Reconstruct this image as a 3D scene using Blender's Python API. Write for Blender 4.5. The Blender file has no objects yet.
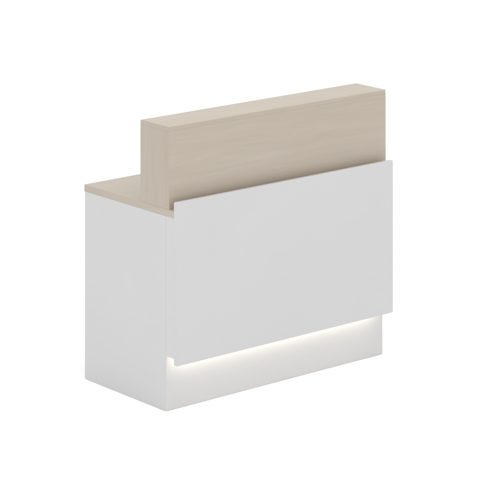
import bpy, bmesh, math, random
from mathutils import Vector

scene = bpy.context.scene
C = scene.collection

# ------------------------------------------------------------------ camera
S = 1.10                                   # metres per unit of desk width
F_PX, HORIZON, YAW = 2514.18, -405.43, 0.6965      # measured on a 480 px wide frame
TX, TY, TZ = 0.1343 * S, 8.8005 * S, 2.7556 * S
cs, sn = math.cos(YAW), math.sin(YAW)
cam_data = bpy.data.cameras.new('camera')
cam = bpy.data.objects.new('camera', cam_data)
C.objects.link(cam)
cam.location = (-(cs * TX + sn * TY), sn * TX - cs * TY, TZ)
cam.rotation_euler = (math.radians(90), 0, -YAW)   # level view camera with a falling front
cam_data.sensor_width = 36.0
cam_data.sensor_fit = 'HORIZONTAL'
cam_data.lens = F_PX / 480 * 36.0
cam_data.shift_y = -(240 - HORIZON) / 480
cam_data.clip_start = 0.1
cam_data.clip_end = 500
scene.camera = cam

# ------------------------------------------------------------------ white studio surroundings
world = bpy.data.worlds.new('World')
scene.world = world
world.use_nodes = True
bg = world.node_tree.nodes['Background']
bg.inputs['Color'].default_value = (1.0, 1.0, 1.0, 1)
bg.inputs['Strength'].default_value = 1.22

def area(name, loc, target, size, power, color=(1, 1, 1)):
    l = bpy.data.lights.new(name, 'AREA')
    l.shape = 'RECTANGLE'; l.size, l.size_y = size
    l.energy = power; l.color = color
    o = bpy.data.objects.new(name, l); C.objects.link(o)
    o.location = loc
    o.rotation_euler = (Vector(target) - Vector(loc)).to_track_quat('-Z', 'Y').to_euler()
    return o
area('overhead_softbox', (-0.7, -0.9, 4.4), (0, 0.2, 0.6), (4.0, 4.0), 48, (1.0, 0.995, 0.985))

scene.view_settings.view_transform = 'Standard'
scene.view_settings.look = 'None'
scene.view_settings.exposure = 0.0
scene.view_settings.gamma = 1.0
scene.view_settings.use_curve_mapping = False

# ------------------------------------------------------------------ materials
def base_mat(name):
    m = bpy.data.materials.new(name); m.use_nodes = True
    nt = m.node_tree
    return m, nt, nt.nodes['Principled BSDF']

def laminate(name, col, rough=0.42):
    m, nt, p = base_mat(name)
    tc = nt.nodes.new('ShaderNodeTexCoord')
    n = nt.nodes.new('ShaderNodeTexNoise')
    n.inputs['Scale'].default_value = 3.2; n.inputs['Detail'].default_value = 4
    nt.links.new(tc.outputs['Object'], n.inputs['Vector'])
    r = nt.nodes.new('ShaderNodeValToRGB')
    r.color_ramp.elements[0].position = 0.3; r.color_ramp.elements[1].position = 0.7
    r.color_ramp.elements[0].color = (*[c * 0.988 for c in col], 1)
    r.color_ramp.elements[1].color = (*[min(1, c * 1.008) for c in col], 1)
    nt.links.new(n.outputs['Fac'], r.inputs['Fac'])
    nt.links.new(r.outputs['Color'], p.inputs['Base Color'])
    f = nt.nodes.new('ShaderNodeTexNoise')          # orange-peel of the melamine skin
    f.inputs['Scale'].default_value = 900; f.inputs['Detail'].default_value = 2
    nt.links.new(tc.outputs['Object'], f.inputs['Vector'])
    b = nt.nodes.new('ShaderNodeBump'); b.inputs['Strength'].default_value = 0.012
    b.inputs['Distance'].default_value = 0.0004
    nt.links.new(f.outputs['Fac'], b.inputs['Height'])
    nt.links.new(b.outputs['Normal'], p.inputs['Normal'])
    p.inputs['Roughness'].default_value = rough
    p.inputs['Specular IOR Level'].default_value = 0.4
    return m

def wood(name, axis, light, dark):
    """pale ash laminate; the grain runs along the given object axis"""
    m, nt, p = base_mat(name)
    tc = nt.nodes.new('ShaderNodeTexCoord')
    # slow warp so that the streaks wander
    wn = nt.nodes.new('ShaderNodeTexNoise')
    wn.inputs['Scale'].default_value = 2.6; wn.inputs['Detail'].default_value = 2
    nt.links.new(tc.outputs['Object'], wn.inputs['Vector'])
    sc = nt.nodes.new('ShaderNodeVectorMath'); sc.operation = 'SCALE'
    sc.inputs['Scale'].default_value = 0.032
    nt.links.new(wn.outputs['Color'], sc.inputs[0])
    ad = nt.nodes.new('ShaderNodeVectorMath'); ad.operation = 'ADD'
    nt.links.new(tc.outputs['Object'], ad.inputs[0]); nt.links.new(sc.outputs[0], ad.inputs[1])
    def streak(across, along, detail, seed):
        mp = nt.nodes.new('ShaderNodeMapping')
        s = [across] * 3; s[axis] = along
        mp.inputs['Scale'].default_value = s
        mp.inputs['Location'].default_value = (seed, seed * 1.7, seed * .6)
        nt.links.new(ad.outputs[0], mp.inputs['Vector'])
        n = nt.nodes.new('ShaderNodeTexNoise')
        n.inputs['Scale'].default_value = 1; n.inputs['Detail'].default_value = detail
        n.inputs['Roughness'].default_value = 0.62
        nt.links.new(mp.outputs['Vector'], n.inputs['Vector'])
        return n.outputs['Fac']
    a = streak(46, 2.0, 4, 3.1)
    b = streak(170, 5.0, 3, 7.7)
    c = streak(9, 0.8, 2, 1.3)
    def mul(x, k):
        q = nt.nodes.new('ShaderNodeMath'); q.operation = 'MULTIPLY'; q.inputs[1].default_value = k
        nt.links.new(x, q.inputs[0]); return q.outputs[0]
    def add(x, y):
        q = nt.nodes.new('ShaderNodeMath'); q.operation = 'ADD'
        nt.links.new(x, q.inputs[0]); nt.links.new(y, q.inputs[1]); return q.outputs[0]
    t = add(add(mul(a, .42), mul(b, .33)), mul(c, .25))
    r = nt.nodes.new('ShaderNodeValToRGB')
    r.color_ramp.elements[0].position = 0.34; r.color_ramp.elements[1].position = 0.66
    r.color_ramp.elements[0].color = (*dark, 1)
    r.color_ramp.elements[1].color = (*light, 1)
    nt.links.new(t, r.inputs['Fac'])
    nt.links.new(r.outputs['Color'], p.inputs['Base Color'])
    bp = nt.nodes.new('ShaderNodeBump'); bp.inputs['Strength'].default_value = 0.08
    bp.inputs['Distance'].default_value = 0.0005
    nt.links.new(t, bp.inputs['Height']); nt.links.new(bp.outputs['Normal'], p.inputs['Normal'])
    p.inputs['Roughness'].default_value = 0.48
    p.inputs['Specular IOR Level'].default_value = 0.5
    return m

WHITE = laminate('white_laminate', (0.503, 0.503, 0.504))
W_L, W_D = (0.411, 0.360, 0.301), (0.369, 0.317, 0.257)
WOOD_X = wood('ash_laminate_lengthwise', 0, W_L, W_D)
WOOD_Z = wood('ash_laminate_upright', 2, W_L, W_D)
WOOD_Y = wood('ash_edge_band', 1, W_L, W_D)

BACKING = laminate('warm_bounce_backing', (0.78, 0.62, 0.43), 0.6)  # invented pale warm colour, added to bounce light into the gap behind the panel
FLOOR, fnt, fp = base_mat('white_studio_floor')
fn = fnt.nodes.new('ShaderNodeTexNoise'); fn.inputs['Scale'].default_value = 1.5
fr = fnt.nodes.new('ShaderNodeValToRGB')
fr.color_ramp.elements[0].color = (0.955, 0.955, 0.955, 1)
fr.color_ramp.elements[1].color = (0.97, 0.97, 0.97, 1)
fnt.links.new(fn.outputs['Fac'], fr.inputs['Fac']); fnt.links.new(fr.outputs['Color'], fp.inputs['Base Color'])
fp.inputs['Roughness'].default_value = 0.9; fp.inputs['Specular IOR Level'].default_value = 0.1

LED = bpy.data.materials.new('warm_led_diffuser'); LED.use_nodes = True
lp = LED.node_tree.nodes['Principled BSDF']
lp.inputs['Base Color'].default_value = (0.85, 0.84, 0.8, 1)
lp.inputs['Emission Color'].default_value = (1.0, 0.96, 0.87, 1)
lp.inputs['Emission Strength'].default_value = 10.0

# ------------------------------------------------------------------ geometry helpers
def finish(name, bm, mats, parent, weights, width, segs=3):
    """weights(co_a, co_b) -> bevel weight 0..1 of an edge"""
    me = bpy.data.meshes.new(name)
    bmesh.ops.recalc_face_normals(bm, faces=bm.faces)
    lay = bm.edges.layers.float.new('bevel_weight_edge')
    for e in bm.edges:
        if len(e.link_faces) == 2 and e.calc_face_angle(0) > 0.3:
            e[lay] = weights(e.verts[0].co, e.verts[1].co)
    bm.to_mesh(me); bm.free()
    for m in mats: me.materials.append(m)
    for p in me.polygons:
        p.use_smooth = True
        if len(mats) > 1 and abs(p.normal.x) > .9: p.material_index = 1
    o = bpy.data.objects.new(name, me); C.objects.link(o)
    if parent: o.parent = parent
    bv = o.modifiers.new('bevel', 'BEVEL'); bv.limit_method = 'WEIGHT'
    bv.width = width; bv.segments = segs; bv.harden_normals = True
    return o

def box(bm, x0, x1, y0, y1, z0, z1, mat=None):
    r = bmesh.ops.create_cube(bm, size=1)
    for v in r['verts']:
        v.co = Vector((x0 + (v.co.x + .5) * (x1 - x0), y0 + (v.co.y + .5) * (y1 - y0), z0 + (v.co.z + .5) * (z1 - z0)))
    return r['verts']

def prism_xy(bm, pts, z0, z1):
    lo = [bm.verts.new((x, y, z0)) for x, y in pts]
    hi = [bm.verts.new((x, y, z1)) for x, y in pts]
    n = len(pts)
    bm.faces.new(list(reversed(lo))); bm.faces.new(hi)
    for i in range(n):
        bm.faces.new((lo[i], lo[(i + 1) % n], hi[(i + 1) % n], hi[i]))

# ------------------------------------------------------------------ the floor
me = bpy.data.meshes.new('floor'); bm = bmesh.new()
bmesh.ops.create_grid(bm, x_segments=8, y_segments=8, size=70)
bm.to_mesh(me); bm.free(); me.materials.append(FLOOR)
fl = bpy.data.objects.new('floor', me); C.objects.link(fl); fl['kind'] = 'structure'

# ------------------------------------------------------------------ the desk (fitted dimensions, metres)
W = S
X0, X1 = -W / 2, W / 2
D = 0.4647 * S            # carcass depth
SP = 0.0421 * S           # spacer depth
T = 0.0131 * S            # front panel thickness
H = 0.683 * S             # worktop height
WT = 0.0242 * S           # worktop thickness
ZP0, ZP1 = 0.1636 * S, 0.7138 * S
ZS = 0.1867 * S
HF, HB, HH = -0.0156 * S, 0.1421 * S, 0.9622 * S
G = 0.0001                # hairline joint between boards

desk = bpy.data.objects.new('reception_desk', None); C.objects.link(desk)
desk.empty_display_size = 0.3
desk.location = (0, 0, 0)
desk['label'] = 'white reception desk with pale wooden worktop and raised screen, light glowing above its plinth'
desk['category'] = 'reception desk'

def W_all(w): return lambda a, b: w

# carcass: two sides and the recessed front in one mitred U
t = 0.018
bm = bmesh.new()
prism_xy(bm, [(X0, D), (X0, 0), (X1, 0), (X1, D), (X1 - t, D), (X1 - t, t), (X0 + t, t), (X0 + t, D)], 0.0, H - WT - G)
def cw(a, b):
    if a.z < .01 and b.z < .01:
        return 1.0 if (a.y > D - .01 and b.y > D - .01) or (a.x > X1 - .01 and b.x > X1 - .01) else 0.3
    if abs(a.z - b.z) > .1:
        return 0.8 if (abs(abs(a.x) - W / 2) < 1e-4 and a.y > .1) else 0.5
    return 0.04
finish('cabinet', bm, [WHITE], desk, cw, 0.0075, 4)

# worktop with banded edges
bm = bmesh.new()
box(bm, X0, X1, -SP, D, H - WT, H)
finish('worktop', bm, [WOOD_X, WOOD_Y], desk, lambda a, b: 1.0 if max(a.z, b.z) > H - .01 else 0.2, 0.0012, 3)

# mounting board that carries the front panel
bm = bmesh.new()
box(bm, X0, X1, -SP, -G, ZS, H - WT - G)
mount = finish('mounting_board', bm, [WHITE], desk, lambda a, b: 1.0 if min(a.z, b.z) < ZS + .01 and abs(a.z - b.z) < .01 else 0.3, 0.001, 3)

# overhanging front panel
bm = bmesh.new()
R, NS = 0.0065, 7
outline = []
for cx, cz, a0 in ((X1 - R, ZP1 - R, 0), (X0 + R, ZP1 - R, 90), (X0 + R, ZP0 + R, 180), (X1 - R, ZP0 + R, 270)):
    for k in range(NS):
        a = math.radians(a0 + 90 * k / (NS - 1))
        outline.append((cx + R * math.cos(a), cz + R * math.sin(a)))
fr_ = [bm.verts.new((x, -SP - T, z)) for x, z in outline]
bk_ = [bm.verts.new((x, -SP - G, z)) for x, z in outline]
n = len(outline)
bm.faces.new(fr_); bm.faces.new(list(reversed(bk_)))
for i in range(n):
    bm.faces.new((fr_[i], bk_[i], bk_[(i + 1) % n], fr_[(i + 1) % n]))
fpan = finish('front_panel', bm, [WHITE], desk, lambda a, b: 1.0 if a.y < -SP - T / 2 else 0.15, 0.002, 3)
fpan.data.materials.append(BACKING)
fpan.data.polygons[1].material_index = 1  # panel's back face acts as the added warm reflector

# raised screen: two ends and a front board, closed by a top board
ts = 0.018
zt = HH - 0.0165
raised = None
bm = bmesh.new()
box(bm, X0, X1, HF, HF + ts, H + G, zt - G)
raised = finish('raised_screen', bm, [WOOD_X, WOOD_Z], desk, W_all(1), 0.0003, 2)
for x in (X0, X1 - ts):
    bm = bmesh.new()
    box(bm, x, x + ts, HF + ts + G, HB, H + G, zt - G)
    finish('end_board', bm, [WOOD_Z], raised, W_all(1), 0.0003, 2)
bm = bmesh.new()
box(bm, X0, X1, HF, HB, zt, HH)
finish('top_board', bm, [WOOD_X, WOOD_Y], raised, lambda a, b: 1.0 if (a.z > zt + .01 or b.z > zt + .01) else 0.12, 0.0016, 3)
bm = bmesh.new()
box(bm, X0 + ts + G, X1 - ts - G, HB - 0.03, HB - 0.012, H + G, zt - G)
finish('back_board', bm, [WOOD_X], raised, W_all(1), 0.0006, 2)

# light strip fixed along the back of the overhanging panel
bm = bmesh.new()
box(bm, X0 + 0.022, X1 - 0.045, -SP + G, -SP + 0.006, ZP0 + 0.005, ZP0 + 0.017)
finish('light_strip', bm, [LED], desk, W_all(1), 0.001, 2)
